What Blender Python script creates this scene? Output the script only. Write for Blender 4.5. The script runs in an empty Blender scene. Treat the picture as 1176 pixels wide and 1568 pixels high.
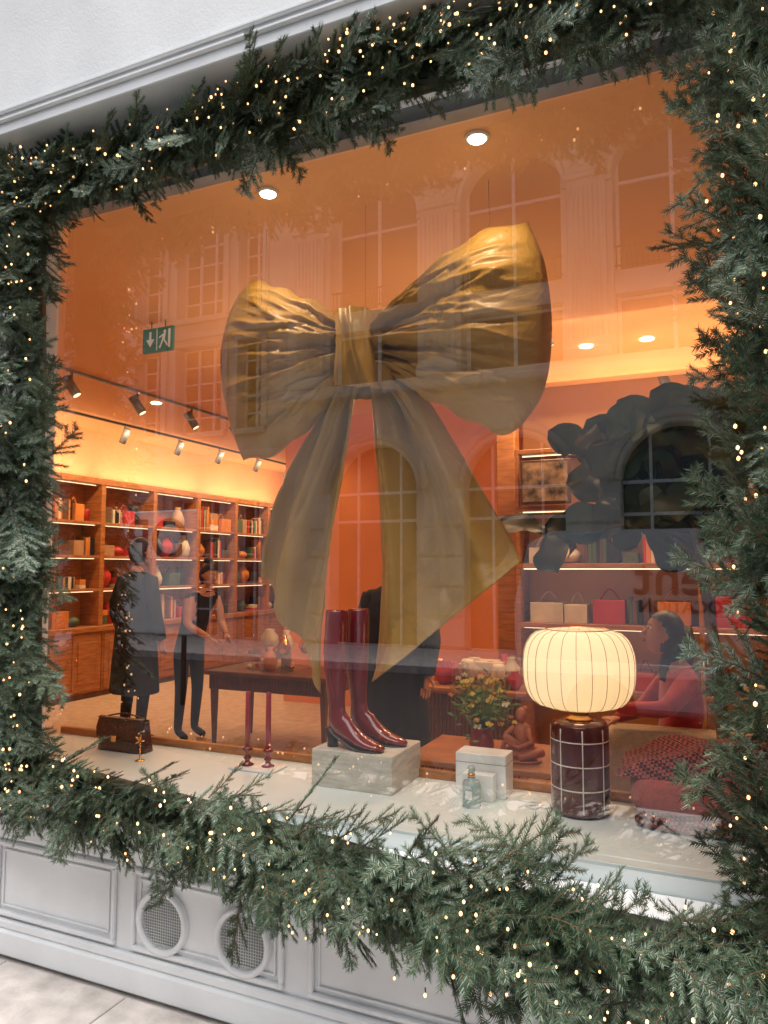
import bpy, math, random, bmesh
import numpy as np
from mathutils import Vector, Matrix, Euler, noise
random.seed(7)
R=random.random
def U(a,b): return a+(b-a)*random.random()
sc=bpy.context.scene
COL=sc.collection
# ------------------------------------------------------------------ materials
MATS={}
def mat(name,col,rough=.6,metal=0,var=.15,vscale=8,bump=0,bscale=60,emit=None,estr=0,coat=0,sheen=0,spec=.5,trans=0,aniso=None):
    if name in MATS: return MATS[name]
    m=bpy.data.materials.new(name);m.use_nodes=True
    nt=m.node_tree;b=nt.nodes['Principled BSDF'];lk=nt.links.new
    b.inputs['Roughness'].default_value=rough;b.inputs['Metallic'].default_value=metal
    b.inputs['Specular IOR Level'].default_value=spec
    b.inputs['Coat Weight'].default_value=coat;b.inputs['Coat Roughness'].default_value=.05
    b.inputs['Sheen Weight'].default_value=sheen
    b.inputs['Transmission Weight'].default_value=trans
    tc=nt.nodes.new('ShaderNodeTexCoord')
    n=nt.nodes.new('ShaderNodeTexNoise');n.inputs['Scale'].default_value=vscale;n.inputs['Detail'].default_value=3
    if aniso:
        mp=nt.nodes.new('ShaderNodeMapping');mp.inputs['Scale'].default_value=aniso
        lk(tc.outputs['Object'],mp.inputs['Vector']);lk(mp.outputs[0],n.inputs['Vector'])
    else: lk(tc.outputs['Object'],n.inputs['Vector'])
    r=nt.nodes.new('ShaderNodeMapRange');r.inputs['From Min'].default_value=.3;r.inputs['From Max'].default_value=.7
    r.inputs['To Min'].default_value=1-var;r.inputs['To Max'].default_value=1+var
    lk(n.outputs['Fac'],r.inputs['Value'])
    v=nt.nodes.new('ShaderNodeVectorMath');v.operation='SCALE';v.inputs[0].default_value=col[:3]
    lk(r.outputs[0],v.inputs['Scale']);lk(v.outputs[0],b.inputs['Base Color'])
    if bump:
        n2=nt.nodes.new('ShaderNodeTexNoise');n2.inputs['Scale'].default_value=bscale;n2.inputs['Detail'].default_value=2
        lk(tc.outputs['Object'],n2.inputs['Vector'])
        bp=nt.nodes.new('ShaderNodeBump');bp.inputs['Strength'].default_value=bump;bp.inputs['Distance'].default_value=.01
        lk(n2.outputs['Fac'],bp.inputs['Height']);lk(bp.outputs[0],b.inputs['Normal'])
    if emit:
        b.inputs['Emission Color'].default_value=(*emit,1);b.inputs['Emission Strength'].default_value=estr
    MATS[name]=m;return m
WALL=mat('white_painted_wall',(.80,.82,.83),.55,var=.07,vscale=3,bump=.12,bscale=90)
SILL=mat('white_display_shelf_paint',(.70,.80,.81),.35,var=.04,vscale=4)
METGR=mat('frame_grey',(.25,.27,.28),.4,.3)
STONE=mat('pale_limestone',(.68,.61,.51),.8,var=.15,vscale=1.2)
STONE2=mat('grey_limestone',(.58,.53,.46),.8,var=.2,vscale=1.0)
WFRAME=mat('white_window_frame',(.7,.7,.68),.5)
PANE=mat('dark_window_pane',(.03,.035,.04),.15,spec=.6)
PAVE=mat('pavement_stone',(.58,.53,.49),.8,var=.22,vscale=9,bump=.4,bscale=50)
ASPH=mat('asphalt',(.05,.05,.052),.85,var=.3,vscale=30)
CEIL=mat('apricot_ceiling_paint',(.86,.49,.24),.7,var=.03,vscale=1)
OWALL=mat('orange_wall_paint',(.80,.29,.10),.6,var=.06,vscale=2)
OWALL2=mat('tan_wall_paint',(.76,.43,.22),.6,var=.06,vscale=2)
WOOD=mat('oak_wood',(.42,.16,.05),.4,var=.3,vscale=6,aniso=(1,1,8))
DWOOD=mat('walnut_wood',(.10,.035,.015),.35,var=.35,vscale=9)
FLOOR=mat('shop_floor_carpet',(.56,.40,.27),.8,var=.12,vscale=12)
BLACK=mat('black_cloth',(.012,.012,.014),.8,var=.3)
BLACKM=mat('black_metal',(.02,.02,.02),.4,.5)
GOLD=mat('brass',(.75,.42,.15),.25,1)
SKIN=mat('skin',(.55,.27,.17),.5,var=.08,vscale=15)
HAIR=mat('dark_hair',(.018,.011,.008),.45,var=.4,vscale=40)
REDKNIT=mat('red_knit',(.42,.02,.025),.8,var=.2,vscale=30,sheen=.3)
WHITEP=mat('white_gloss',(.8,.8,.78),.3)
LED=mat('warm_led',(1,.8,.5),.5,emit=(1,.76,.45),estr=2.4);LED.cycles.emission_sampling='NONE'
TERRA=mat('terracotta',(.42,.12,.05),.55,var=.15)
BURG=mat('burgundy_wax',(.34,.010,.018),.3)
def glassy(name,mul,add):
    m=bpy.data.materials.new(name);m.use_nodes=True;nt=m.node_tree;nt.nodes.clear()
    o=nt.nodes.new('ShaderNodeOutputMaterial');t=nt.nodes.new('ShaderNodeBsdfTransparent');t.inputs[0].default_value=(.97,.98,.97,1)
    g=nt.nodes.new('ShaderNodeBsdfGlossy');g.inputs['Roughness'].default_value=0.0;g.inputs['Color'].default_value=(1,1,1,1)
    geo=nt.nodes.new('ShaderNodeNewGeometry');ir=nt.nodes.new('ShaderNodeMath');ir.operation='MULTIPLY_ADD';ir.inputs[1].default_value=1/1.5-1.5;ir.inputs[2].default_value=1.5
    nt.links.new(geo.outputs['Backfacing'],ir.inputs[0])
    f=nt.nodes.new('ShaderNodeFresnel');nt.links.new(ir.outputs[0],f.inputs['IOR'])
    a=nt.nodes.new('ShaderNodeMath');a.operation='MULTIPLY_ADD';a.inputs[1].default_value=mul;a.inputs[2].default_value=add
    nt.links.new(f.outputs[0],a.inputs[0])
    mx=nt.nodes.new('ShaderNodeMixShader');nt.links.new(a.outputs[0],mx.inputs[0]);nt.links.new(t.outputs[0],mx.inputs[1]);nt.links.new(g.outputs[0],mx.inputs[2])
    nt.links.new(mx.outputs[0],o.inputs[0]);return m
CLEAR=glassy('clear_glass',1,0)
WGLASS=glassy('shop_window_glass',1.2,.18)
# ------------------------------------------------------------------ mesh builder
class B:
    def __init__(s): s.v=[];s.f=[];s.m=[];s.sm=[];s.mats=[];s.M=Matrix.Identity(4)
    def mi(s,m):
        if m not in s.mats: s.mats.append(m)
        return s.mats.index(m)
    def add(s,vs,fs,m,smooth=False):
        o=len(s.v);s.v+= [tuple(s.M@Vector(p)) for p in vs];k=s.mi(m)
        for f in fs: s.f.append([i+o for i in f]);s.m.append(k);s.sm.append(smooth)
    def box(s,x0,x1,y0,y1,z0,z1,m,c=0):
        if c<=0:
            vs=[(x,y,z) for z in (z0,z1) for y in (y0,y1) for x in (x0,x1)]
            s.add(vs,[(0,2,3,1),(4,5,7,6),(0,1,5,4),(2,6,7,3),(0,4,6,2),(1,3,7,5)],m);return
        P=[];cx=[(x0,x1),(y0,y1),(z0,z1)];idx={}
        for i in (0,1):
            for j in (0,1):
                for k in (0,1):
                    base=[cx[0][i],cx[1][j],cx[2][k]];sg=[1 if i==0 else -1,1 if j==0 else -1,1 if k==0 else -1]
                    for ax in range(3):
                        q=base[:]
                        for b2 in range(3):
                            if b2!=ax: q[b2]+=sg[b2]*c
                        idx[(i,j,k,ax)]=len(P);P.append(q)
        F=[]
        I=lambda i,j,k,a: idx[(i,j,k,a)]
        for i in (0,1): F.append([I(i,0,0,0),I(i,1,0,0),I(i,1,1,0),I(i,0,1,0)])
        for j in (0,1): F.append([I(0,j,0,1),I(1,j,0,1),I(1,j,1,1),I(0,j,1,1)])
        for k in (0,1): F.append([I(0,0,k,2),I(1,0,k,2),I(1,1,k,2),I(0,1,k,2)])
        for a in (0,1):
            for b2 in (0,1):
                F.append([I(a,b2,0,0),I(a,b2,1,0),I(a,b2,1,1),I(a,b2,0,1)])
                F.append([I(a,0,b2,0),I(a,1,b2,0),I(a,1,b2,2),I(a,0,b2,2)])
                F.append([I(0,a,b2,1),I(1,a,b2,1),I(1,a,b2,2),I(0,a,b2,2)])
        for i in (0,1):
            for j in (0,1):
                for k in (0,1): F.append([I(i,j,k,0),I(i,j,k,1),I(i,j,k,2)])
        s.add(P,F,m)
    def rings(s,rs,m,cap=True,smooth=True,closed=True):
        n=len(rs[0]);vs=[p for r in rs for p in r];fs=[]
        for i in range(len(rs)-1):
            for j in range(n if closed else n-1):
                a=i*n+j;b=i*n+(j+1)%n;fs.append((a,b,b+n,a+n))
        if cap and closed: fs.append(list(range(n))[::-1]);fs.append([(len(rs)-1)*n+j for j in range(n)])
        s.add(vs,fs,m,smooth)
    def lathe(s,cx,cy,prof,m,n=24,cap=True,fn=None):
        rs=[]
        for r,z in prof:
            ring=[]
            for j in range(n):
                a=2*math.pi*j/n;rr=r*(fn(a,z) if fn else 1);ring.append((cx+rr*math.cos(a),cy+rr*math.sin(a),z))
            rs.append(ring)
        s.rings(rs,m,cap)
    def tube(s,pts,rad,m,n=8,flat=1):
        pts=[Vector(p) for p in pts]
        if not isinstance(rad,(list,tuple)): rad=[rad]*len(pts)
        rs=[];up=None
        for i,p in enumerate(pts):
            d=(pts[min(i+1,len(pts)-1)]-pts[max(i-1,0)])
            if d.length<1e-9: d=Vector((0,0,1))
            d.normalize()
            if up is None: up=Vector((0,0,1)) if abs(d.z)<.9 else Vector((1,0,0))
            a=d.cross(up);
            if a.length<1e-5: a=d.orthogonal()
            a.normalize();b=a.cross(d).normalized();up=b
            rs.append([tuple(p+a*rad[i]*math.cos(2*math.pi*j/n)+b*rad[i]*flat*math.sin(2*math.pi*j/n)) for j in range(n)])
        s.rings(rs,m)
    def sph(s,c,r,m,nu=14,nv=9,fn=None):
        if not isinstance(r,(list,tuple)): r=(r,r,r)
        rs=[]
        for i in range(nv+1):
            t=math.pi*i/nv;t=min(max(t,.02),math.pi-.02);ring=[]
            for j in range(nu):
                a=2*math.pi*j/nu;d=Vector((math.sin(t)*math.cos(a),math.sin(t)*math.sin(a),-math.cos(t)))
                if fn: d=fn(d)
                ring.append((c[0]+d.x*r[0],c[1]+d.y*r[1],c[2]+d.z*r[2]))
            rs.append(ring)
        s.rings(rs,m)
    def grid(s,P,m,smooth=True):
        n=len(P[0]);vs=[p for r in P for p in r];fs=[]
        for i in range(len(P)-1):
            for j in range(n-1):
                a=i*n+j;fs.append((a,a+1,a+n+1,a+n))
        s.add(vs,fs,m,smooth)
    def build(s,name,parent=None):
        me=bpy.data.meshes.new(name);me.from_pydata(s.v,[],s.f)
        for m in s.mats: me.materials.append(m)
        me.polygons.foreach_set('material_index',s.m);me.polygons.foreach_set('use_smooth',s.sm)
        me.update()
        bm=bmesh.new();bm.from_mesh(me);bmesh.ops.recalc_face_normals(bm,faces=bm.faces);bm.to_mesh(me);bm.free()
        o=bpy.data.objects.new(name,me);COL.objects.link(o)
        if parent: o.parent=parent
        return o
def empty(name):
    o=bpy.data.objects.new(name,None);COL.objects.link(o);return o
# ------------------------------------------------------------------ ground
b=B();b.box(-400,400,-400,400,-.3,-.125,ASPH);g=b.build('street_ground')
b=B()
b.box(-30,30,-2.9,0.0,-.124,-.02,PAVE)
x=-8
while x<4:
    w=U(.5,.8);b.box(x+.003,x+w-.003,-.62,-.05,-.02,.0,PAVE,.004);x+=w
x=-8
while x<4:
    w=U(.7,1.0);b.box(x+.004,x+w-.004,-1.25,-.63,-.02,-.006,PAVE,.004);x+=w
b.build('pavement')
# ------------------------------------------------------------------ shop building
shop=empty('shop_building')
b=B()
b.box(-12,6,0,.16,-.1,.60,WALL)
b.box(-12,6,-.035,-.001,0,.10,WALL,.008)
b.box(-12,6,-.028,-.001,.47,.60,WALL,.006)
b.box(-12,6,-.022,-.001,.101,.135,WALL,.006)
def panel(x0,x1,z0,z1):
    t=.018
    b.box(x0,x1,-.020,-.0005,z1-t,z1,WALL,.004);b.box(x0,x1,-.020,-.0005,z0,z0+t,WALL,.004)
    b.box(x0,x0+t,-.019,-.0005,z0+t,z1-t,WALL,.004);b.box(x1-t,x1,-.019,-.0005,z0+t,z1-t,WALL,.004)
    i=.034
    b.box(x0+i,x1-i,-.009,-.0005,z1-i-.008,z1-i,WALL,.002);b.box(x0+i,x1-i,-.009,-.0005,z0+i,z0+i+.008,WALL,.002)
    b.box(x0+i,x0+i+.008,-.008,-.0005,z0+i+.008,z1-i-.008,WALL,.002);b.box(x1-i-.008,x1-i,-.008,-.0005,z0+i+.008,z1-i-.008,WALL,.002)
for x0,x1 in ((-3.55,-2.88),(-2.82,-2.16),(-2.08,-1.40),(-1.30,-.60),(-.52,.20),(.28,1.0)): panel(x0,x1,.15,.45)
b.box(-12,6,-.05,.10,.601,.64,WALL,.008)
b.box(-12,-2.76,0,.16,.641,3.45,WALL);b.box(.30,6,0,.16,.641,3.45,WALL)
b.box(-2.76,-2.735,.03,.13,.641,3.24,WFRAME,.004);b.box(.275,.30,.03,.13,.641,3.24,WFRAME,.004)
b.box(-2.76,.30,0,.16,3.26,3.45,WALL)
b.box(-2.735,.275,.06,.13,3.2,3.26,METGR)
b.box(-3.25,-2.85,-.03,0,.65,3.44,WALL,.01)
b.box(-12,6,-.20,.16,3.4505,3.50,WALL,.004)
b.box(-12,6,-.215,.16,3.501,3.515,WALL,.003);b.box(-12,6,-.205,.16,3.516,3.535,WALL,.003)
b.box(-12,6,-.22,.16,3.536,3.55,WALL,.003);b.box(-12,6,-.195,.16,3.551,4.6,WALL)
b.build('facade_wall',shop)
b=B();b.box(-14,6,.165,9.6,4.2,4.4,WALL);b.build('roof_slab',shop)
b=B();b.add([(-2.735,.1,.64),(.275,.1,.64),(.275,.1,3.2),(-2.735,.1,3.2)],[(0,1,2,3)],WGLASS);b.build('window_glass',shop)
b=B();b.box(-7.2,4.4,.16,9.2,-.02,.1,FLOOR);b.build('shop_floor',shop)
b=B();b.box(-7.2,4.4,.16,9.2,3.3,3.4,CEIL)
b.box(-2.6,4.2,3.7,3.86,3.12,3.2995,CEIL)
b.build('ceiling',shop)
b=B()
b.box(-7.2,-7.02,.16,9.2,.1,3.3,OWALL2);b.box(4.2,4.4,.16,9.2,.1,3.3,OWALL2);b.box(-7.02,4.2,9.0,9.2,.1,3.3,OWALL2)
b.box(-4.5,-1.62,5.0,5.15,.1,3.2998,OWALL)
b.box(-1.62,4.2,4.6,4.7,.1,3.2998,OWALL2)
b.box(-7.02,-3.4,.162,.2,.1,3.3,OWALL2);b.box(.9,4.2,.162,.2,.1,3.3,OWALL2)
b.box(-1.62,-1.46,3.62,3.78,.1,3.119,WOOD,.01)
b.build('interior_walls',shop)
def vent(x,z):
    v=B();rs=.118
    n=48
    rings=[]
    for r,y in ((rs,-.0005),(rs,-.022),(rs-.008,-.028),(rs-.02,-.022),(rs-.024,-.002)):
        rings.append([(x+r*math.cos(2*math.pi*j/n),y,z+r*math.sin(2*math.pi*j/n)) for j in range(n)])
    v.rings(rings,WALL,cap=False)
    v.rings([[(x+(rs-.025)*math.cos(2*math.pi*j/n),-.0022,z+(rs-.025)*math.sin(2*math.pi*j/n)) for j in range(n)],
             [(x+.001*math.cos(2*math.pi*j/n),-.0021,z+.001*math.sin(2*math.pi*j/n)) for j in range(n)]],METGR,cap=False)
    k=-rs+.03
    while k<rs-.025:
        h=math.sqrt((rs-.024)**2-k*k)
        v.tube([(x+k,-.014,z-h),(x+k,-.014,z+h)],.0016,WFRAME,4);v.tube([(x-h,-.0165,z+k),(x+h,-.0165,z+k)],.0016,WFRAME,4)
        k+=.0105
    v.build('air_vent')
vent(-1.93,.275);vent(-1.57,.275);vent(-.25,.28);vent(.08,.28)
b=B();b.box(-3.3,1.2,.17,.745,.62,.70,SILL,.004);b.box(-2.7,.25,.115,.1695,.62,.6995,SILL,.002);b.box(-3.3,1.2,.7455,.775,.60,.735,WOOD,.003)
b.box(-3.3,1.2,.72,.74,.1,.6195,SILL)
b.build('window_display_shelf')
# ------------------------------------------------------------------ garland
NEED=bpy.data.materials.new('fir_needles');NEED.use_nodes=True
nt=NEED.node_tree;bs=nt.nodes['Principled BSDF'];bs.inputs['Roughness'].default_value=.42
at=nt.nodes.new('ShaderNodeAttribute');at.attribute_name='tint'
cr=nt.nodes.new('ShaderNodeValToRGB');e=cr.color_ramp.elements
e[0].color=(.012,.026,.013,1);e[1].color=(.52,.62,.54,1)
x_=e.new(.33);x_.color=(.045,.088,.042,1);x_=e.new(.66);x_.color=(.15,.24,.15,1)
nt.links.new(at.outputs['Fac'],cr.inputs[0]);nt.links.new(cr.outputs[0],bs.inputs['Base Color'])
TWIG=mat('fir_twig',(.16,.09,.05),.8)
def make_branch(seed):
    rnd=random.Random(seed);v=[];f=[];mi=[];tint=[]
    def needles(p0,d,L,n0):
        perp=n0.cross(d).normalized();s=.003
        while s<L:
            for k in range(4):
                side=1 if k%2 else -1
                lift=rnd.uniform(-.3,.15) if k<2 else rnd.uniform(.15,.8)
                ang=rnd.uniform(.8,1.1)*(1-.3*s/L)
                nd=(d*math.cos(ang)+(perp*side+n0*lift).normalized()*math.sin(ang)).normalized()
                l=rnd.uniform(.018,.026)*(1-.25*s/L);w=nd.cross(n0)
                if w.length<.01: w=perp
                w=(w.normalized()+n0*rnd.uniform(-.5,.5)).normalized()*.0016
                p=p0+d*(s+rnd.uniform(-.001,.001));o=len(v)
                v.extend([p-w,p+nd*l,p+w])
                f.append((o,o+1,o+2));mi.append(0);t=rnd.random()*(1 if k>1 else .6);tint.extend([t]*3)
            s+=.0056
    def stick(p0,p1,r0,r1):
        d=(p1-p0).normalized();a=d.orthogonal().normalized();bb=d.cross(a);o=len(v)
        for p,r in ((p0,r0),(p1,r1)):
            for k in range(3):
                an=k*math.pi*2/3;v.append(p+a*math.cos(an)*r+bb*math.sin(an)*r);tint.append(0)
        for k in range(3):
            k2=(k+1)%3;f.append((o+k,o+k2,o+3+k2));f.append((o+k,o+3+k2,o+3+k));mi.extend([1,1])
    n0=Vector((0,0,1));L=.23;nseg=5;p=Vector((0,0,0));d=Vector((1,0,0))
    bend=rnd.uniform(-.12,.12);bz=rnd.uniform(-.12,.03)
    for i in range(nseg):
        q=p+d*(L/nseg);stick(p,q,.0030-.0004*i,.0026-.0004*i)
        needles(p,d,L/nseg,n0)
        for side in (-1,1):
            if rnd.random()<.88:
                an=rnd.uniform(.6,.95);dd=(d*math.cos(an)+n0.cross(d)*side*math.sin(an)+n0*rnd.uniform(-.15,.15)).normalized()
                tl=(.10-.016*i)*rnd.uniform(.75,1.2);tp=p+d*(L/nseg)*rnd.uniform(.1,.9)
                stick(tp,tp+dd*tl,.0018,.0010);needles(tp,dd,tl,(n0-dd*n0.dot(dd)).normalized())
        p=q;d=(d+Vector((0,bend,bz))).normalized()
    return (np.array([tuple(x) for x in v],dtype=np.float32),np.array(f,dtype=np.int32),np.array(mi,dtype=np.int32),np.array(tint,dtype=np.float32))
BR=[make_branch(100+i) for i in range(8)]
garl=empty('fir_garland')
LIGHT=mat('fairy_bulb',(1,.7,.4),.4,emit=(1,.54,.23),estr=2.8)
LIGHT.cycles.emission_sampling='NONE'
WIRE=mat('green_wire',(.01,.02,.012),.5)
bm=bmesh.new();bmesh.ops.create_icosphere(bm,subdivisions=1,radius=1);bm.verts.ensure_lookup_table()
iv=[tuple(x.co) for x in bm.verts];iff=[tuple(x.index for x in fc.verts) for fc in bm.faces];bm.free()
bulbs=B();wires=B()
GV=[];GF=[];GM=[];GT=[];goff=[0]
def garland(pts,rad,dens,flow,drop,nb,core=.06,radf=None):
    P=[Vector(p) for p in pts];seg=[(P[i+1]-P[i]).length for i in range(len(P)-1)];T=sum(seg)
    def at(s):
        i=0
        while i<len(seg)-1 and s>seg[i]: s-=seg[i];i+=1
        t=min(max(s/seg[i],0),1);return P[i].lerp(P[i+1],t),(P[i+1]-P[i]).normalized()
    RF=radf or (lambda t:1)
    n=int(T*dens)
    for i in range(n):
        s=U(0,T);c,t=at(s)
        rr=rad*RF(s/T)*(1+.34*noise.noise(Vector((s*2.3,rad*40,1))))
        outp=t.cross(Vector((0,-1,0))).normalized()
        phi=U(-1.75,1.75)
        Rv=Vector((0,-1,0))*math.cos(phi)+outp*math.sin(phi)
        sg=flow if random.random()<.85 else -flow
        k=U(.0,.62)
        base=c+Rv*rr*k*.9-t*sg*.07
        d=(t*sg*U(.4,1.2)+Rv*U(.25,1.0)+Vector((0,0,-drop*U(.0,1)))).normalized()
        nrm=(Rv+Vector((U(-.4,.4),U(-.6,.1),U(-.1,.8)))).normalized()
        y=nrm.cross(d);
        if y.length<.05: y=d.orthogonal()
        y.normalize();z=d.cross(y).normalized()
        sc_=U(.55,1.1)*(rr/.17)**.5
        A=np.array([[d.x,y.x,z.x],[d.y,y.y,z.y],[d.z,y.z,z.z]],dtype=np.float32)*sc_
        V,F,M_,T_=random.choice(BR)
        GV.append(V@A.T+np.array(base,dtype=np.float32));GF.append(F+goff[0]);GM.append(M_)
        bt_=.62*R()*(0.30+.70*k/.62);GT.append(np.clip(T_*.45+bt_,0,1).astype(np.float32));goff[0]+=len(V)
    for i in range(int(T*nb)):
        s=U(0,T);c,t=at(s);outp=t.cross(Vector((0,-1,0))).normalized();phi=U(-1.15,1.15)
        Rv=Vector((0,-1,0))*math.cos(phi)+outp*math.sin(phi);q=c+Rv*rad*RF(s/T)*U(.6,1.10);r=U(.0028,.0056)
        bulbs.add([(q.x+a*r,q.y+b_*r,q.z+c_*r*1.3) for a,b_,c_ in iv],iff,LIGHT,True)
        q2=q+Vector((0,.003,.006));wires.tube([q2,q2+Vector((U(-.006,.006),.01,.008))],.0018,WIRE,4)
    for k in range(3):
        pp=[];s=0;ph=R()*6
        while s<T:
            c,t=at(s);outp=t.cross(Vector((0,-1,0))).normalized();a=math.sin(s*9+ph)+.4*math.sin(s*23+ph*2)
            pp.append(c+outp*a*rad*.5+Vector((0,-1,0))*rad*(.5+.2*math.cos(s*13+ph)));s+=.03
        wires.tube(pp,.0016,WIRE,4)
    pp=[at(T*i/20)[0]+Vector((0,.04,0)) for i in range(21)]
    wires.tube(pp,core,WIRE,8)
YG=-.07
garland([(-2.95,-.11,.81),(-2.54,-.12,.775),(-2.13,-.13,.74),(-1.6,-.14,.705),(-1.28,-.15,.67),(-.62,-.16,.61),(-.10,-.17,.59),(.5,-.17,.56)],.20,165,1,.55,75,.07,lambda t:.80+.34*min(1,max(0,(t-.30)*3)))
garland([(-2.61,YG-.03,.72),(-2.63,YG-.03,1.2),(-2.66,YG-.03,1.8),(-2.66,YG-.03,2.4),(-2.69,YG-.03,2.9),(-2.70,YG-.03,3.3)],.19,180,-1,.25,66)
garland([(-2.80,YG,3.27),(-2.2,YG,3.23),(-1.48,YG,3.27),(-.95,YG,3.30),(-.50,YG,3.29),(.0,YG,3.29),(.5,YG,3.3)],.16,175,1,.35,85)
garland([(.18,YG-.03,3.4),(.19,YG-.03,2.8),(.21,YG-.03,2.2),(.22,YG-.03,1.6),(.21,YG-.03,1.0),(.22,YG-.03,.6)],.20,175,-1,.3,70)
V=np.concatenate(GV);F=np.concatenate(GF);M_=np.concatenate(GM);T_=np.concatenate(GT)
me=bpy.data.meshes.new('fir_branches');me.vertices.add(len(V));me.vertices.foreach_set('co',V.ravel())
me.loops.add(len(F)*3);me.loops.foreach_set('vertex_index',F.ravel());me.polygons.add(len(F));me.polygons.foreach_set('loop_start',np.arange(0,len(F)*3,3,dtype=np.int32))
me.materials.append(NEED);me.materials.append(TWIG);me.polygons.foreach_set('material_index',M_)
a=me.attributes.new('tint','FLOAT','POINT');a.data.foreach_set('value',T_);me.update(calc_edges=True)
o=bpy.data.objects.new('fir_branches',me);COL.objects.link(o);o.parent=garl
print('garland tris',len(F))
bulbs.build('fairy_lights',garl);wires.build('light_wires',garl)
# ------------------------------------------------------------------ bow
SAT=bpy.data.materials.new('olive_gold_satin');SAT.use_nodes=True;nt=SAT.node_tree;bs=nt.nodes['Principled BSDF']
bs.inputs['Base Color'].default_value=(.44,.26,.055,1);bs.inputs['Roughness'].default_value=.42;bs.inputs['Sheen Weight'].default_value=.2
bs.inputs['Sheen Tint'].default_value=(1,.75,.4,1);bs.inputs['Specular IOR Level'].default_value=.5
tc=nt.nodes.new('ShaderNodeTexCoord');n1=nt.nodes.new('ShaderNodeTexNoise');n1.inputs['Scale'].default_value=4;n1.inputs['Detail'].default_value=4;n1.inputs['Distortion'].default_value=.8
nt.links.new(tc.outputs['Object'],n1.inputs['Vector']);bp=nt.nodes.new('ShaderNodeBump');bp.inputs['Strength'].default_value=.6;bp.inputs['Distance'].default_value=.05
nt.links.new(n1.outputs['Fac'],bp.inputs['Height']);nt.links.new(bp.outputs[0],bs.inputs['Normal'])
def poly(pts,t):
    pts=[Vector((p[0],p[1])) for p in pts];seg=[(pts[i+1]-pts[i]).length for i in range(len(pts)-1)];T=sum(seg);s=t*T;i=0
    while i<len(seg)-1 and s>seg[i]: s-=seg[i];i+=1
    k=min(max(s/seg[i],0),1)
    p0=pts[max(i-1,0)];p1=pts[i];p2=pts[i+1];p3=pts[min(i+2,len(pts)-1)]
    return .5*((2*p1)+(p2-p0)*k+(2*p0-5*p1+4*p2-p3)*k*k+(3*p1-p0-3*p2+p3)*k*k*k)
bow=empty('giant_ribbon_bow')
def loop(name,top,bot,edge,yc,sd):
    bb=B();NU,NV=80,120
    for face in (-1,1):
        G=[]
        for i in range(NU+1):
            u=i/NU;row=[];T=poly(top,u);Bt=poly(bot,u);T1=Vector(top[-1]);B1=Vector(bot[-1])
            for j in range(NV+1):
                v=j/NV;E=poly(edge,v);p=Bt.lerp(T,v)+(u**2.5)*(E-B1.lerp(T1,v))
                pr=max(0,1-(2*v-1)**2)**.5*max(0,1-u**5)**.5*(.30+.70*math.sin(min(u*1.5,1.57)))
                fold=0
                dec=math.exp(-2.6*u)
                w=v+.05*noise.noise(Vector((u*3,v*4,sd)))
                fold+=dec*.034*math.sin(w*2*math.pi*7+sd)+dec*.015*math.sin(w*2*math.pi*15+sd*2.1)
                fold+=math.exp(-1.0*u)*.026*math.sin(w*2*math.pi*3.3+sd*3+u*1.5)
                ed=1-abs(2*v-1)**6
                for q_,am in ((0,.036),(1,.020),(2,.011)):
                    rid=1-abs(noise.noise(Vector((u*(1.1+q_*.8)+sd+q_*5,v*(6+5*q_)+u*1.6*(1 if q_%2 else -1),sd*3+q_))))*(2.4+q_)
                    fold+=am*max(rid,0)**2*(1-u**6)
                y=yc+face*(pr*.17)+face*fold*ed*(1-u**8)
                x,z=p
                z+=.010*math.sin(u*25+sd)*(1-ed)*(u>.3)
                row.append((x,y,z))
            G.append(row)
        bb.grid(G,SAT)
    bb.build(name,bow)
loop('right_loop',[(-1.40,2.72),(-1.33,2.79),(-1.22,2.88),(-.98,3.02),(-.81,3.08),(-.68,3.07)],
     [(-1.40,2.50),(-1.30,2.46),(-1.17,2.37),(-1.02,2.28),(-.84,2.18),(-.73,2.18)],
     [(-.73,2.18),(-.62,2.35),(-.585,2.60),(-.61,2.88),(-.68,3.07)],.74,1.3)
loop('left_loop',[(-1.48,2.72),(-1.56,2.77),(-1.70,2.87),(-1.85,2.95),(-2.02,3.03),(-2.10,3.03)],
     [(-1.48,2.50),(-1.60,2.42),(-1.70,2.32),(-1.81,2.23),(-1.99,2.14),(-2.12,2.14)],
     [(-2.12,2.14),(-2.20,2.36),(-2.245,2.62),(-2.20,2.88),(-2.10,3.03)],.74,4.1)
bb=B();G=[]
for i in range(81):
    a=2*math.pi*i/80;row=[]
    for j in range(31):
        v=j/30;zz=2.405+.36*v+.012*math.sin(a*2)
        wd=.100+.026*(2*v-1)**2
        aa=a+v*.5
        fold=.011*math.sin(aa*5)+.007*math.sin(aa*11+v*2)+.010*noise.noise(Vector((math.cos(a)*2,math.sin(a)*2,v*3)))
        rr=1+fold/.1
        row.append((-1.44+wd*math.cos(a)*rr+ .012*math.sin(v*3),.70+.16*math.sin(a)*rr*(.75+.25*math.sin(math.pi*v)),zz))
    G.append(row)
bb.grid(G,SAT);bb.build('knot',bow)
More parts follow.
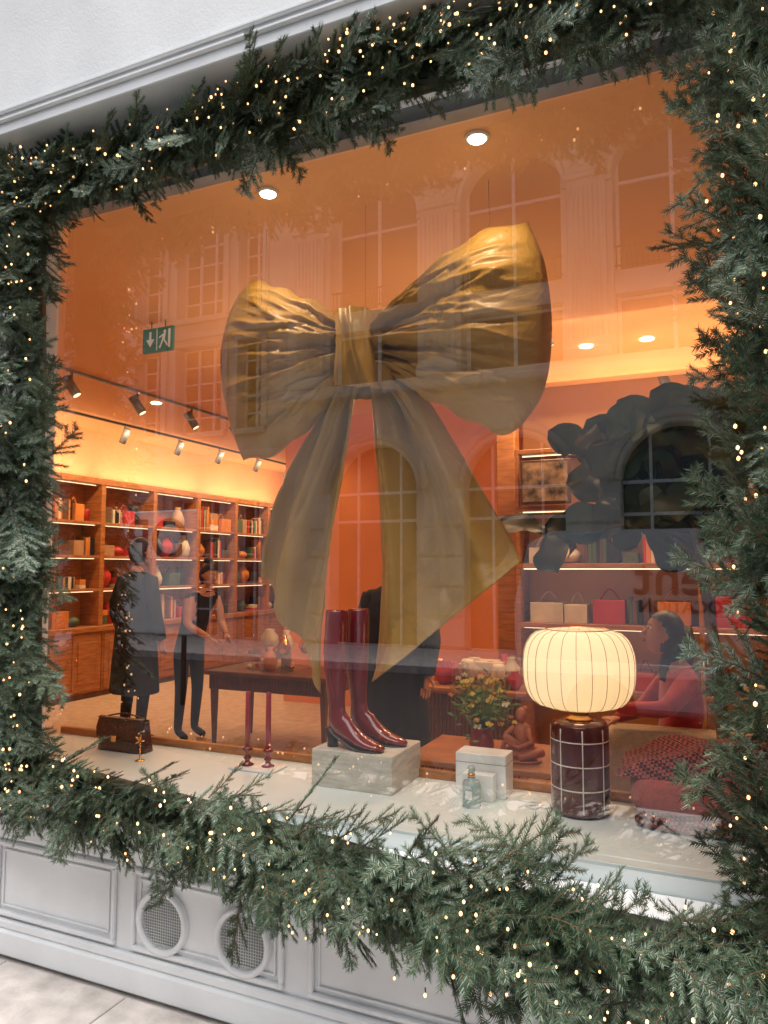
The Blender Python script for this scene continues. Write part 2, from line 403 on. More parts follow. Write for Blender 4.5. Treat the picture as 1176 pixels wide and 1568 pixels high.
def tail(name,Le,Re,yc,sd,curl):
    bb=B();G=[];NU=60;NV=90
    for j in range(NV+1):
        v=j/NV;l=poly(Le,v);r=poly(Re,v);row=[]
        for i in range(NU+1):
            u=i/NU;p=l.lerp(r,u)
            A=.026+.040*math.sin(v*2.4)
            w=u+.10*noise.noise(Vector((v*1.6,u*2,sd)))
            y=yc+A*math.sin(w*2*math.pi*1.7+sd)+.4*(.03*(1-v)+.012)*math.sin(w*2*math.pi*4.7+sd*2+v)
            y+=.03*noise.noise(Vector((u*3,v*2.5,sd*7)))+.016*max(0,1-3*abs(noise.noise(Vector((u*5+v,v*3-u,sd)))))**2
            y-=curl*max(0,v-.86)*6*.05
            row.append((p.x,y,p.y+.012*math.sin(w*2*math.pi*1.7+sd)*v))
        G.append(row)
    bb.grid(G,SAT);o=bb.build(name,bow)
    md=o.modifiers.new('s','SOLIDIFY');md.thickness=.004
tail('left_tail',[(-1.53,2.50),(-1.62,2.46),(-1.76,2.27),(-1.91,2.01),(-2.00,1.75),(-2.035,1.56)],[(-1.45,2.48),(-1.49,2.40),(-1.52,2.11),(-1.60,1.66),(-1.65,1.30),(-1.665,1.04)],.76,.5,0)
tail('right_tail',[(-1.46,2.50),(-1.44,2.38),(-1.425,2.1),(-1.41,1.81),(-1.40,1.45),(-1.42,1.08)],[(-1.38,2.52),(-1.30,2.48),(-1.17,2.37),(-1.01,2.11),(-.86,1.84),(-.735,1.62)],.78,2.2,1)
bb=B()
for x,y in ((-1.44,.72),(-.85,.74),(-2.0,.74)): bb.tube([(x,y,2.7),(x,y,3.3)],.0010,METGR,4)
bb.build('hanging_wires',bow)
# ------------------------------------------------------------------ boots + plinth
TRAV=mat('travertine',(.58,.54,.47),.6,var=.18,vscale=9,aniso=(1,1,6),bump=.3,bscale=40)
b=B();b.box(-1.555,-1.19,.45,.765,.70,.85,TRAV,.003);b.build('stone_plinth')
PAT=mat('burgundy_patent_leather',(.19,.006,.011),.16,coat=.8,var=.15)
SOLE=mat('dark_sole',(.02,.008,.008),.4)
def boot(x,y,rot,h=.57):
    o=B();n=28
    defs=[(-.002,h,0,.046,.043),(-.002,h-.01,0,.048,.045),(-.004,h-.10,0,.051,.048),(-.008,h-.18,0,.053,.048),(-.006,h-.28,0,.046,.042),(-.002,.22,0,.039,.036),(.0,.17,4,.036,.033),
          (.002,.135,12,.040,.033),(.010,.105,26,.051,.034),(.032,.083,42,.055,.034),(.060,.066,58,.044,.034),(.092,.050,68,.035,.037),(.125,.035,76,.027,.041),(.158,.025,82,.022,.041),(.19,.019,86,.017,.036),(.215,.015,88,.013,.026),(.228,.012,90,.008,.014)]
    rs=[]
    for cx,cz,t,rl,rw in defs:
        t=math.radians(t);a=Vector((math.cos(t),0,math.sin(t)))
        rs.append([(cx+a.x*rl*math.cos(2*math.pi*j/n),rw*math.sin(2*math.pi*j/n),cz+a.z*rl*math.cos(2*math.pi*j/n)) for j in range(n)])
    o.rings(rs,PAT)
    o.rings([[(-.036+.030*math.cos(2*math.pi*j/n)+.012,.029*math.sin(2*math.pi*j/n),.075) for j in range(n)],
             [(-.030+.022*math.cos(2*math.pi*j/n)+.012,.022*math.sin(2*math.pi*j/n),.03) for j in range(n)],
             [(-.030+.024*math.cos(2*math.pi*j/n)+.012,.024*math.sin(2*math.pi*j/n),.0) for j in range(n)]],SOLE)
    G=[]
    for i in range(13):
        t=i/12;xx=-.03+.255*t;zz=.07*(1-min(t/.6,1))**1.3+.004;w=(.030+.010*math.sin(t*3.1))*(1 if t<.85 else 1-(t-.85)*4)
        G.append([(xx,-w,zz),(xx,w,zz),(xx,w,zz-.006),(xx,-w,zz-.006)])
    o.rings(G,SOLE)
    o.tube([(-.002,-.044,.28),(-.002,-.0445,h-.02)],.0012,SOLE,4)
    ob=o.build('boot',None);ob.matrix_world=Matrix.Translation((x,y,.852))@Matrix.Rotation(rot,4,'Z');return ob
bt=empty('knee_high_boots')
for a in (boot(-1.475,.52,math.radians(-6)),boot(-1.43,.64,math.radians(-2))): a.parent=bt
# ------------------------------------------------------------------ table lamp
lamp=empty('table_lamp');cx,cy=-.475,.56
GLZ=mat('burgundy_glaze',(.09,.012,.014),.15,coat=.7,var=.2,vscale=20);GROUT=mat('white_grout',(.75,.7,.66),.6)
b=B();b.lathe(cx,cy,[(.085,.702),(.098,.708),(.105,.725),(.106,.85),(.106,.99),(.103,1.02),(.094,1.035),(.06,1.038)],GLZ,48)
for k in range(8):
    a=math.pi*2*k/8+.25;r=.1045
    b.tube([(cx+r*math.cos(a),cy+r*math.sin(a),z) for z in (.722,.80,.9,.99,1.015)],.0028,GROUT,6)
for z in (.80,.885,.97):
    b.tube([(cx+.1045*math.cos(2*math.pi*j/48),cy+.1045*math.sin(2*math.pi*j/48),z) for j in range(49)],.0028,GROUT,6)
b.build('base',lamp)
b=B();b.lathe(cx,cy,[(.05,1.038),(.05,1.045),(.035,1.05),(.035,1.062),(.045,1.066),(.045,1.075),(.02,1.08)],GOLD,32);b.build('neck',lamp)
SHADE=bpy.data.materials.new('pleated_silk_shade');SHADE.use_nodes=True;nt=SHADE.node_tree;nt.nodes.clear()
o_=nt.nodes.new('ShaderNodeOutputMaterial');tr=nt.nodes.new('ShaderNodeBsdfTranslucent');tr.inputs[0].default_value=(.95,.87,.70,1)
df=nt.nodes.new('ShaderNodeBsdfDiffuse');df.inputs[0].default_value=(.85,.78,.62,1);mx=nt.nodes.new('ShaderNodeMixShader');mx.inputs[0].default_value=.45
nt.links.new(tr.outputs[0],mx.inputs[1]);nt.links.new(df.outputs[0],mx.inputs[2]);nt.links.new(mx.outputs[0],o_.inputs[0])
b=B();prof=[];
for i in range(25):
    t=i/24;z=1.085+.285*t;q=abs(2*t-1);r=.118+(.205-.118)*(1-q**2.6)**.5 if q<1 else .118;prof.append((r,z))
NR=24
b.lathe(cx,cy,prof,SHADE,NR*8,cap=False,fn=lambda a,z:1-.018*abs(math.cos(a*NR/2))**6);b.build('shade',lamp)
RIB=mat('shade_rib',(.28,.15,.06),.6)
b=B()
for k in range(NR):
    a=math.pi/ (NR/2)*(k+.5)
    b.tube([(cx+(r+.0012)*math.cos(a),cy+(r+.0012)*math.sin(a),z) for r,z in prof],.0012,RIB,5)
for z,r in ((1.085,.118),(1.37,.118)): b.tube([(cx+r*math.cos(2*math.pi*j/40),cy+r*math.sin(2*math.pi*j/40),z) for j in range(41)],.0025,GOLD,6)
b.sph((cx,cy,1.2),.03,mat('bulb_glow',(1,.8,.5),emit=(1,.7,.35),estr=6))
b.build('ribs',lamp)
b=B();b.tube([(cx-.09,cy+.02,.705),(cx-.13,cy-.02,.704),(cx-.17,cy+.01,.704),(cx-.20,cy-.03,.704),(cx-.16,cy-.05,.706),(cx-.14,cy-.0,.708),(cx-.18,cy+.04,.704),(cx-.24,cy+.03,.704)],.0035,WHITEP,6);b.build('cord',lamp)
def light(name,kind,loc,en,col,size=.1,parent=None,rot=None,**k):
    l=bpy.data.lights.new(name,kind);l.energy=en;l.color=col
    if kind=='AREA': l.shape='RECTANGLE';l.size=size;l.size_y=k.get('sy',size)
    else: l.shadow_soft_size=size
    if kind=='SPOT': l.spot_size=k.get('ang',1.2);l.spot_blend=.6
    o=bpy.data.objects.new(name,l);COL.objects.link(o);o.location=loc
    if rot: o.rotation_euler=rot
    if parent: o.parent=parent
    return o
WARM=(1,.68,.39)
light('bulb_light','POINT',(cx,cy,1.24),3.0,(1,.76,.50),.04,lamp)
# ------------------------------------------------------------------ candles, bag, perfume etc
def candle(x,y):
    b=B();b.lathe(x,y,[(.028,.712),(.030,.716),(.014,.724),(.010,.735),(.019,.745),(.010,.755),(.010,.765),(.021,.775),(.024,.785),(.012,.795)],PAT,20)
    b.lathe(x,y,[(.0125,.79),(.0125,.9),(.0115,1.035),(.004,1.042)],BURG,14);b.tube([(x,y,1.04),(x+.001,y,1.052)],.001,BLACK,4)
    b.build('candlestick')
candle(-1.955,.57);candle(-1.855,.585)
b=B();b.box(-2.02,-1.79,.51,.65,.7005,.7115,WHITEP,.003);b.build('candle_tray')
CROC=mat('croc_leather',(.055,.010,.010),.28,var=.4,vscale=60,bump=.8,bscale=70,coat=.4)
bag=empty('handbag')
b=B();G=[]
for i in range(9):
    t=i/8;z=.702+.15*t;hw=.15-.012*t;hd=.05*(1-.55*t)+.004
    G.append([(-2.70+hw*math.copysign(abs(math.cos(2*math.pi*j/40))**.35,math.cos(2*math.pi*j/40)),.60+hd*math.copysign(abs(math.sin(2*math.pi*j/40))**.5,math.sin(2*math.pi*j/40)),z) for j in range(40)])
b.rings(G,CROC);b.build('body',bag)
b=B();F=[]
for i in range(17):
    t=i/16;row=[]
    if t<.35: y=.63-.06*(t/.35)-.02;z=.855+.008*math.sin(t/.35*3.14)
    else: y=.57-.035*((t-.35)/.65);z=.858-.085*((t-.35)/.65)
    w=.142*(1-.12*max(0,t-.7)/.3)
    for j in range(13): row.append((-2.70+w*(2*j/12-1),y-.003,z-.012*(t>.8)*(1-abs(2*j/12-1))))
    F.append(row)
b.grid(F,CROC);o=b.build('flap',bag);o.modifiers.new('s','SOLIDIFY').thickness=.004
b=B();b.box(-2.715,-2.685,.515,.525,.755,.785,GOLD,.003);b.tube([(-2.82+.24*i/14,.60,.856+.02*math.sin(math.pi*i/14)) for i in range(15)],.004,CROC,6);b.build('clasp',bag)
b=B();b.lathe(-2.48,.46,[(.022,.7005),(.022,.704),(.003,.706),(.0025,.79)],GOLD,16);
for k in range(5):
    a=k*1.25;b.tube([(-2.48,.46,.79),(-2.48+.018*math.cos(a),.46-.005,.795+.018*math.sin(a)),(-2.48+.03*math.cos(a),.46-.005,.795+.03*math.sin(a))],[.002,.006,.002],GOLD,6)
b.build('jewellery_stand')
b=B();b.box(-.97,-.765,.585,.70,.7005,.865,WHITEP,.002);b.box(-.971,-.764,.584,.701,.828,.830,METGR);b.build('perfume_box')
b=B();b.box(-.925,-.80,.53,.575,.7005,.80,WHITEP,.002);b.build('perfume_box')
PERF=mat('frosted_bottle_glass',(.55,.68,.66),.1,trans=.6,spec=.6)
b=B();b.lathe(-.865,.46,[(.030,.701),(.036,.705),(.036,.78),(.03,.795),(.014,.80),(.014,.808)],PERF,24,fn=lambda a,z:1+.03*math.cos(a*16));b.lathe(-.865,.46,[(.014,.808),(.014,.822),(.006,.826)],GOLD,16);b.sph((-.865,.46,.838),.016,PERF);b.box(-.878,-.852,.4225,.4235,.735,.765,WHITEP)
b.build('perfume_bottle')
PINK=mat('brick_pink_wool',(.42,.085,.07),.9,var=.15,vscale=60,bump=.7,bscale=220,sheen=.2)
def check(name,c1,c2,s):
    m=bpy.data.materials.new(name);m.use_nodes=True;nt=m.node_tree;b_=nt.nodes['Principled BSDF'];b_.inputs['Roughness'].default_value=.9
    t=nt.nodes.new('ShaderNodeTexCoord');k=nt.nodes.new('ShaderNodeTexChecker');k.inputs['Scale'].default_value=s;k.inputs['Color1'].default_value=c1;k.inputs['Color2'].default_value=c2
    mp=nt.nodes.new('ShaderNodeMapping');mp.inputs['Rotation'].default_value=(.3,.2,.5);nt.links.new(t.outputs['Object'],mp.inputs[0]);nt.links.new(mp.outputs[0],k.inputs[0]);nt.links.new(k.outputs[0],b_.inputs['Base Color']);return m
HOUND=check('houndstooth_wool',(.035,.008,.010,1),(.30,.07,.065,1),90)
def folded(b,x0,x1,y0,y1,z0,th,n,m,sd):
    lay=th/n
    for k in range(n):
        rs=[]
        for i in range(25):
            t=i/24;x=x0+(x1-x0)*t;e=1-(abs(2*t-1))**14*.25
            ring=[]
            for j in range(28):
                a=2*math.pi*j/28;ca,sa=math.cos(a),math.sin(a)
                yy=(y0+y1)/2+(y1-y0)/2*math.copysign(abs(ca)**.25,ca)*e+.006*noise.noise(Vector((x*9,k,sd)))
                zz=z0+lay*(k+.5)+lay*.52*math.copysign(abs(sa)**.7,sa)*e+.010*noise.noise(Vector((x*7,ca*2,sd+k*.2)))
                ring.append((x,yy,zz))
            rs.append(ring)
        b.rings(rs,m)
tx=empty('folded_blankets')
b=B();folded(b,-.28,.55,.44,.86,.706,.050,2,HOUND,1);folded(b,-.29,.55,.43,.85,.757,.12,1,PINK,2);b.build('folded_wool',tx)
b=B();G=[]
for i in range(51):
    row=[]
    for j in range(41):
        u=i/50;v=j/40;x=-.34+.88*u;y=.46+.40*v
        h=.895+.085*min(1,u*2.2)**.8+.035*noise.noise(Vector((u*4,v*3,2)))+.014*math.sin(u*17+v*6)
        edge=min(1,min(u*1.2,1-u,v,1-v)*8);h=h*edge+(.872)*(1-edge)
        row.append((x+.03*noise.noise(Vector((u*4,v*4,9))),y,h))
    G.append(row)
b.grid(G,HOUND);b.build('scarf',tx)
# ------------------------------------------------------------------ side table, sculpture, flowers
b=B();b.box(-1.30,-.55,.85,1.35,.72,.75,WOOD,.005)
for x in (-1.27,-.60):
    for y in (.88,1.30): b.box(x,x+.03,y,y+.03,.1,.7195,WOOD,.002)
b.build('side_table')
b=B()
b.sph((-.80,1.0,.79),(.075,.06,.035),TERRA)
b.tube([(-.78,1.0,.79),(-.785,1.0,.84),(-.80,1.0,.89),(-.805,1.0,.915)],[.045,.034,.042,.018],TERRA,12)
b.sph((-.80,.995,.95),(.026,.028,.033),TERRA);b.sph((-.785,1.01,.975),.014,TERRA)
b.tube([(-.78,.98,.79),(-.86,.96,.86),(-.885,.955,.77)],[.026,.020,.013],TERRA,10)
b.tube([(-.78,1.03,.79),(-.71,.97,.80),(-.80,.94,.775)],[.027,.021,.014],TERRA,10)
b.tube([(-.77,.97,.895),(-.745,.95,.845),(-.80,.93,.82),(-.86,.95,.84)],[.015,.012,.010,.008],TERRA,8)
b.tube([(-.83,.99,.895),(-.86,.96,.87),(-.87,.945,.85)],[.014,.011,.008],TERRA,8)
b.tube([(-.885,.955,.77),(-.915,.94,.76)],[.012,.008],TERRA,8);b.sph((-.80,1.0,.757),(.09,.07,.008),TERRA)
b.build('terracotta_figurine')
fl=empty('flower_vase')
b=B();b.lathe(-.985,1.0,[(.035,.751),(.055,.77),(.058,.81),(.045,.85),(.035,.87),(.042,.885),(.036,.88)],mat('red_vase_glaze',(.22,.015,.012),.2,coat=.5),24,cap=False);b.build('vase',fl)
b=B();GRN=mat('flower_green',(.15,.22,.045),.6);YEL=mat('yellow_petals',(.75,.52,.07),.6);WHT=mat('cream_petals',(.75,.66,.45),.6);PNK=mat('orange_petals',(.65,.25,.06),.6)
for k in range(130):
    a=U(0,6.28);r=U(.0,.16);h=U(.93,1.15)-r*.4;tip=Vector((-.985+r*math.cos(a),1.0+r*math.sin(a)*.7,h))
    b.tube([(-.985+U(-.02,.02),1.0+U(-.02,.02),.87),(-.985+r*.4*math.cos(a),1.0+r*.3*math.sin(a),.94),tip],.0016,GRN,4)
    if R()<.55:
        m=random.choice([YEL,YEL,WHT,PNK])
        for q in range(7):
            an=q*.9;d=Vector((math.cos(an),math.sin(an)*.6,.5*math.sin(an)+.2));s1=U(.012,.022)
            p=d.orthogonal().normalized()*s1*.4
            b.add([tip,tip+d*s1*.6+p,tip+d*s1,tip+d*s1*.6-p],[(0,1,2,3)],m)
        b.sph(tip,.006,YEL,6,4)
    else:
        for q in range(4):
            d=Vector((U(-1,1),U(-1,1),U(-.3,1))).normalized();s1=U(.03,.05);p=d.orthogonal().normalized()*.007;t0=tip-Vector((0,0,q*.012))
            b.add([t0,t0+d*s1*.5+p,t0+d*s1,t0+d*s1*.5-p],[(0,1,2,3)],GRN)
b.build('bouquet',fl)
# ------------------------------------------------------------------ shelving
def vase(b,x,y,z,s,m):
    k=random.choice([0,1,2])
    pr=[[(.3,0),(.5,.1),(.55,.4),(.35,.75),(.2,.85),(.25,1)],[(.25,0),(.6,.3),(.6,.55),(.3,.8),(.35,.85)],[(.45,0),(.45,.9),(.38,1)]][k]
    b.lathe(x,y,[(r*s*.6,z+h*s) for r,h in pr],m,14)
ITEM=[mat('item_red',(.50,.03,.02),.4),mat('item_black',(.02,.02,.02),.4),mat('item_tan',(.45,.25,.12),.5),mat('item_cream',(.7,.6,.45),.5),mat('item_brown',(.14,.06,.03),.5),mat('item_orange',(.65,.22,.04),.5),mat('item_green',(.08,.12,.06),.5)]
GOODS=[ITEM[i] for i in (0,0,0,1,1,2,3,4,4,5,5,6)]
def items(b,ax,fix,c0,c1,z,hmax):
    c=c0+.03
    while c<c1-.12:
        k=R();w=min(U(.08,.26),c1-c-.02);h=min(hmax*.88,U(.14,.36));m=random.choice(GOODS);d=U(.08,.12)
        def bx(a0,a1,q0,q1,z0,z1,m): 
            if ax=='y': b.box(fix-q1,fix-q0,a0,a1,z0,z1,m,.003)
            else: b.box(a0,a1,fix+q0,fix+q1,z0,z1,m,.003)
        if k<.28:
            cc=c
            while cc<c+w: t=U(.015,.04);bx(cc,cc+t-.002,-.08,.07,z+.001,z+h*U(.75,1),random.choice(ITEM));cc+=t
        elif k<.45:
            if ax=='y': vase(b,fix,c+w/2,z+.001,h,m)
            else: vase(b,c+w/2,fix,z+.001,h,m)
        elif k<.78:
            bx(c,c+w,-d,d,z+.001,z+h*.6,m)
            pts=[]
            for i in range(9):
                t=i/8;q=c+w*(.2+.6*t);zz=z+h*.6+.08*math.sin(math.pi*t)
                pts.append((fix,q,zz) if ax=='y' else (q,fix,zz))
            b.tube(pts,.006,m,5)
        elif k<.9:
            n_=random.choice([1,2,3]);zz=z+.001
            for _ in range(n_): t=U(.04,.09);bx(c+U(0,.02),c+w-U(0,.02),-d,d,zz,zz+t,random.choice(GOODS));zz+=t+.001
        else:
            if ax=='y': b.sph((fix,c+w/2,z+.06),(.09,min(w/2,.12),.06),m)
            else: b.sph((c+w/2,fix,z+.06),(min(w/2,.12),.09,.06),m)
        c+=w+U(.01,.06)
unit=empty('wall_shelving')
b=B();y0,y1=2.6,8.95;X0,X1=-7.0,-6.68
b.box(X0,X0+.02,y0,y1,.9,2.72,WOOD)
b.box(X0,X1,y0,y1,2.60,2.66,WOOD,.004)
b.box(X0,X1+.06,y0,y1,.86,.92,WOOD,.004)
b.box(X0,X1+.03,y0,y1,.1,.16,DWOOD)
ys=[y0+i*(y1-y0)/7 for i in range(8)]
for y in ys: b.box(X0+.021,X1-.002,y-.035,y+.035,.921,2.599,WOOD,.003)
for i in range(7):
    for z in (1.33,1.72,2.12):
        b.box(X0+.021,X1-.004,ys[i]+.036,ys[i+1]-.036,z,z+.03,WOOD,.002)
    b.box(X0+.02,X1+.03,ys[i]+.005,ys[i+1]-.005,.161,.859,WOOD,.006)
    m_=(ys[i]+ys[i+1])/2
    for a0,a1 in ((ys[i]+.03,m_-.01),(m_+.01,ys[i+1]-.03)):
        b.box(X1+.031,X1+.042,a0,a1,.19,.83,WOOD,.004);b.box(X1+.043,X1+.049,a0+.07,a1-.07,.27,.75,WOOD,.004)
        b.sph((X1+.055,a1-.04 if a0<m_-.1 else a0+.04,.55),.012,GOLD,8,6)
b.build('carcass',unit)
b=B()
for i in range(7):
    for z,h in ((.921,.38),(1.361,.34),(1.751,.35),(2.151,.42)): items(b,'y',X0+.17,ys[i]+.045,ys[i+1]-.045,z,h)
b.build('shelf_goods',unit)
b=B()
for i in range(7):
    for z in (1.318,1.708,2.108,2.588):
        b.box(X1-.09,X1-.082,ys[i]+.05,ys[i+1]-.05,z,z+.008,LED)
b.build('led_strips',unit)
for i in range(3):
    light('cove_light','AREA',(-6.85,3.5+i*2.1,2.72),8,WARM,.25,unit,(math.pi,0,0),sy=1.9)
    light('shelf_wash','AREA',(-6.0,3.5+i*2.1,3.2),38,WARM,.2,unit,(0,math.radians(28),0),sy=1.9)
ru=empty('bookcase')
b=B();x0,x1=-1.36,3.2;ya,yb=3.2,3.55
b.box(x0,x1,yb-.02,yb,.1,2.52,OWALL2);
for z in (.1,.7,1.16,1.60,2.03,2.46): b.box(x0,x1,ya,yb-.021,z,z+.035,WOOD,.003)
for x in (x0,-.1,1.1,2.2,x1-.03): b.box(x,x+.03,ya-.004,yb-.022,.1,2.5,WOOD,.003)
b.build('carcass',ru)
b=B()
for a,c in ((x0+.03,-.1),(-.07,1.1),(1.13,2.2)):
    for z,h in ((.735,.4),(1.195,.38),(1.635,.38)): items(b,'x',ya+.16,a+.03,c-.03,z,h)
b.build('shelf_goods',ru)
b=B()
for z in (1.150,1.590,2.020,2.450): b.box(x0+.04,x1-.04,ya+.08,ya+.088,z,z+.008,LED)
b.build('led_strips',ru)
light('cove_light','AREA',(.6,3.4,2.56),24,WARM,3.2,ru,(math.pi,0,0),sy=.2)
light('shelf_wash','AREA',(.2,2.6,3.25),55,WARM,2.6,ru,(math.radians(22),0,0),sy=.2)
PAINT=mat('abstract_canvas',(.25,.16,.10),.7,var=.9,vscale=14)
b=B();b.box(-1.30,-.93,3.12,3.15,2.07,2.40,DWOOD,.004);b.box(-1.28,-.95,3.113,3.1195,2.09,2.38,PAINT);b.build('framed_painting')
b=B();y=3.3;b.tube([(-1.08,y,2.56),(-1.0,y,2.58),(-.93,y,2.57)],[.03,.035,.03],WHITEP,10);b.tube([(-.93,y,2.57),(-.89,y,2.62),(-.87,y,2.60)],[.022,.018,.01],WHITEP,8)
for x in (-1.07,-1.05,-.95,-.93): b.tube([(x,y,2.56),(x+.01,y,2.52),(x,y,2.497)],[.012,.008,.008],WHITEP,6)
b.build('horse_figurine')
tb=empty('display_table')
b=B();b.box(-3.98,-2.80,2.88,3.55,.70,.735,DWOOD,.006);b.box(-3.95,-2.83,2.91,3.52,.58,.6995,DWOOD,.004)
for x in (-3.94,-2.88):
    for y in (2.92,3.46): b.rings([[(x+dx,y+dy,.579) for dx,dy in ((0,0),(.05,0),(.05,.05),(0,.05))],[(x+.015+dx*.5,y+.015+dy*.5,.1) for dx,dy in ((0,0),(.05,0),(.05,.05),(0,.05))]],DWOOD,smooth=False)
for i in range(38): b.box(-3.94+i*.029,-3.925+i*.029,2.902,2.9095,.595,.685,DWOOD)
b.build('table',tb)
b=B();b.box(-3.75,-3.25,3.0,3.4,.737,.88,CLEAR)
for i in range(14): vase(b,U(-3.7,-2.9),U(3.0,3.45),.7365 if i>6 else .882,U(.08,.24),random.choice([CLEAR,ITEM[3],ITEM[5],GOLD]))
for i in range(8):b.sph((U(-3.7,-3.3),U(3.05,3.35),.76),.02,random.choice([GOLD,ITEM[0],ITEM[3]]),8,6)
b.build('tableware',tb)
ct=empty('sales_counter')
b=B();b.box(-2.35,-1.25,2.9,3.4,.1,.70,WOOD,.004);b.box(-2.38,-1.22,2.87,3.43,.7005,.73,WOOD,.004)
for i in range(36): b.box(-2.34+i*.03,-2.322+i*.03,2.888,2.8995,.14,.68,DWOOD,.002)
b.build('counter',ct)
b=B()
for i in range(26): vase(b,U(-2.3,-1.3),U(2.95,3.35),.7305,U(.08,.24),random.choice([CLEAR,CLEAR,ITEM[3],ITEM[5],GOLD,ITEM[0]]))
b.box(-1.75,-1.45,3.1,3.3,.7305,.90,ITEM[3],.003);b.box(-1.60,-1.38,2.95,3.06,.7305,.82,ITEM[2],.003)
b.build('glassware',ct)
light('counter_spot','SPOT',(-2.0,2.6,3.1),70,WARM,.04,ct,(math.radians(12),0,0),ang=1.0)
# ------------------------------------------------------------------ lights: tracks, downlights
tr_=empty('track_lighting')
b=B();b.box(-6.32,-6.29,2.8,8.6,3.275,3.2985,BLACKM)
def spot(b,x,y,ztop,dirv,m=METGR):
    b.tube([(x,y,ztop),(x,y,ztop-.07)],.012,m,8);d=Vector(dirv).normalized();c=Vector((x,y,ztop-.12))
    b.tube([c-d*.09,c+d*.09],.042,m,16);b.tube([c+d*.0905,c+d*.093],.034,LED,16)
for y in (4.33,5.3,6.16,7.1,7.97):
    spot(b,-6.3,y,3.275,(-.55,.1,-.9))
b.box(-5.0,-4.97,2.0,5.0,3.275,3.2985,METGR)
for y in (2.3,3.1,3.9,4.7): spot(b,-4.985,y,3.275,(.5,.3,-.9))
spot(b,-.33,4.2,3.298,(.3,-.3,-.9));spot(b,-1.0,2.6,3.298,(.3,.3,-.9));b.build('track_spots',tr_)
LENS=mat('downlight_lens',(1,.9,.7),emit=(1,.80,.52),estr=25);LENS.cycles.emission_sampling='NONE'
for x,y in ((-1.79,.43),(-.80,.40)):
    b=B();b.lathe(x,y,[(.05,3.2995),(.05,3.292),(.04,3.288)],WHITEP,20);b.lathe(x,y,[(.036,3.2875),(.034,3.284)],LENS,20);o=b.build('ceiling_downlight')
    light('display_spot','SPOT',(x,y,3.27),22,(1,.74,.46),.04,o,(math.radians(8),0,0),ang=2.2)
for x,y in ((-1.25,3.4),(-.84,3.4),(-.4,3.4),(-5.2,3.6),(-4.2,4.4),(-5.2,6.0),(-3.2,2.2)):
    b=B();b.lathe(x,y,[(.05,3.2995),(.048,3.293)],LENS,16);o=b.build('ceiling_downlight')
    light('downlight','SPOT',(x,y,3.27),44,WARM,.05,o,None,ang=2.2)
FILLGLOB=mat('fill_globe_glow',(1,.9,.7),emit=(1,.70,.40),estr=4);FILLGLOB.cycles.emission_sampling='NONE'
for x,y,z in ((-1.62,2.7,2.80),(-3.25,2.7,2.80),(-1.30,1.7,2.62),(-2.66,1.75,2.62)):  # added fill lamps, hidden from the camera behind the bow, to brighten the ceiling
    b=B();b.sph((x,y,z),.09,FILLGLOB,20,12);b.tube([(x,y,z+.09),(x,y,3.298)],.005,BLACKM,6);o=b.build('hidden_fill_lamp')
    light('hidden_fill_light','POINT',(x,y,z),32,WARM,.10,o)
# ------------------------------------------------------------------ exit sign
ex=empty('emergency_exit_sign');GR=mat('exit_green',(.01,.14,.06),.5,emit=(.02,.25,.12),estr=.15)
b=B();b.box(-3.57,-3.31,1.60,1.625,3.08,3.25,GR,.003);b.tube([(-3.5,1.61,3.25),(-3.5,1.61,3.298)],.004,BLACKM,5);b.tube([(-3.38,1.61,3.25),(-3.38,1.61,3.298)],.004,BLACKM,5)
yf=1.5975;W_=mat('exit_white',(.8,.85,.8),.5,emit=(.7,.8,.7),estr=.2)
def q(pts): b.add([(x,yf,z) for x,z in pts],[list(range(len(pts)))],W_)
q([(-3.535,3.17),(-3.50,3.115),(-3.465,3.17)]);q([(-3.51,3.17),(-3.49,3.17),(-3.49,3.225),(-3.51,3.225)])
b.box(-3.445,-3.44,1.596,1.5995,3.09,3.24,W_)
b.sph((-3.375,yf,3.215),(.012,.002,.012),W_,8,6);q([(-3.39,3.20),(-3.365,3.205),(-3.375,3.155),(-3.40,3.155)]);q([(-3.40,3.155),(-3.385,3.155),(-3.41,3.10),(-3.425,3.105)]);q([(-3.385,3.155),(-3.37,3.155),(-3.345,3.12),(-3.355,3.11)]);q([(-3.39,3.20),(-3.385,3.19),(-3.42,3.17),(-3.425,3.18)])
q([(-3.345,3.10),(-3.325,3.10),(-3.325,3.23),(-3.345,3.23)])
b.build('panel',ex)
# ------------------------------------------------------------------ sofa
SOFA=mat('beige_boucle',(.42,.30,.20),.9,var=.12,vscale=40,bump=.8,bscale=140)
def slab(b,x0,x1,y0,y1,z0,z1,m,p=.35):
    rs=[];n=40
    for i in range(13):
        t=i/12;q=2*t-1;s=max((1-abs(q)**6)**.35 if abs(q)<1 else .0,.55);z=z0+(z1-z0)*t
        rs.append([((x0+x1)/2+(x1-x0)/2*(1-(1-s)*.12)*math.copysign(abs(math.cos(2*math.pi*j/n))**p,math.cos(2*math.pi*j/n)),(y0+y1)/2+(y1-y0)/2*(1-(1-s)*.5)*math.copysign(abs(math.sin(2*math.pi*j/n))**p,math.sin(2*math.pi*j/n)),z) for j in range(n)])
    b.rings(rs,m)
b=B();slab(b,-.55,1.9,1.55,1.80,.12,.80,SOFA,.25);slab(b,-.52,1.9,1.82,2.5,.12,.50,SOFA,.25);slab(b,-.66,-.42,1.60,2.5,.12,.66,SOFA,.3);b.build('sofa')
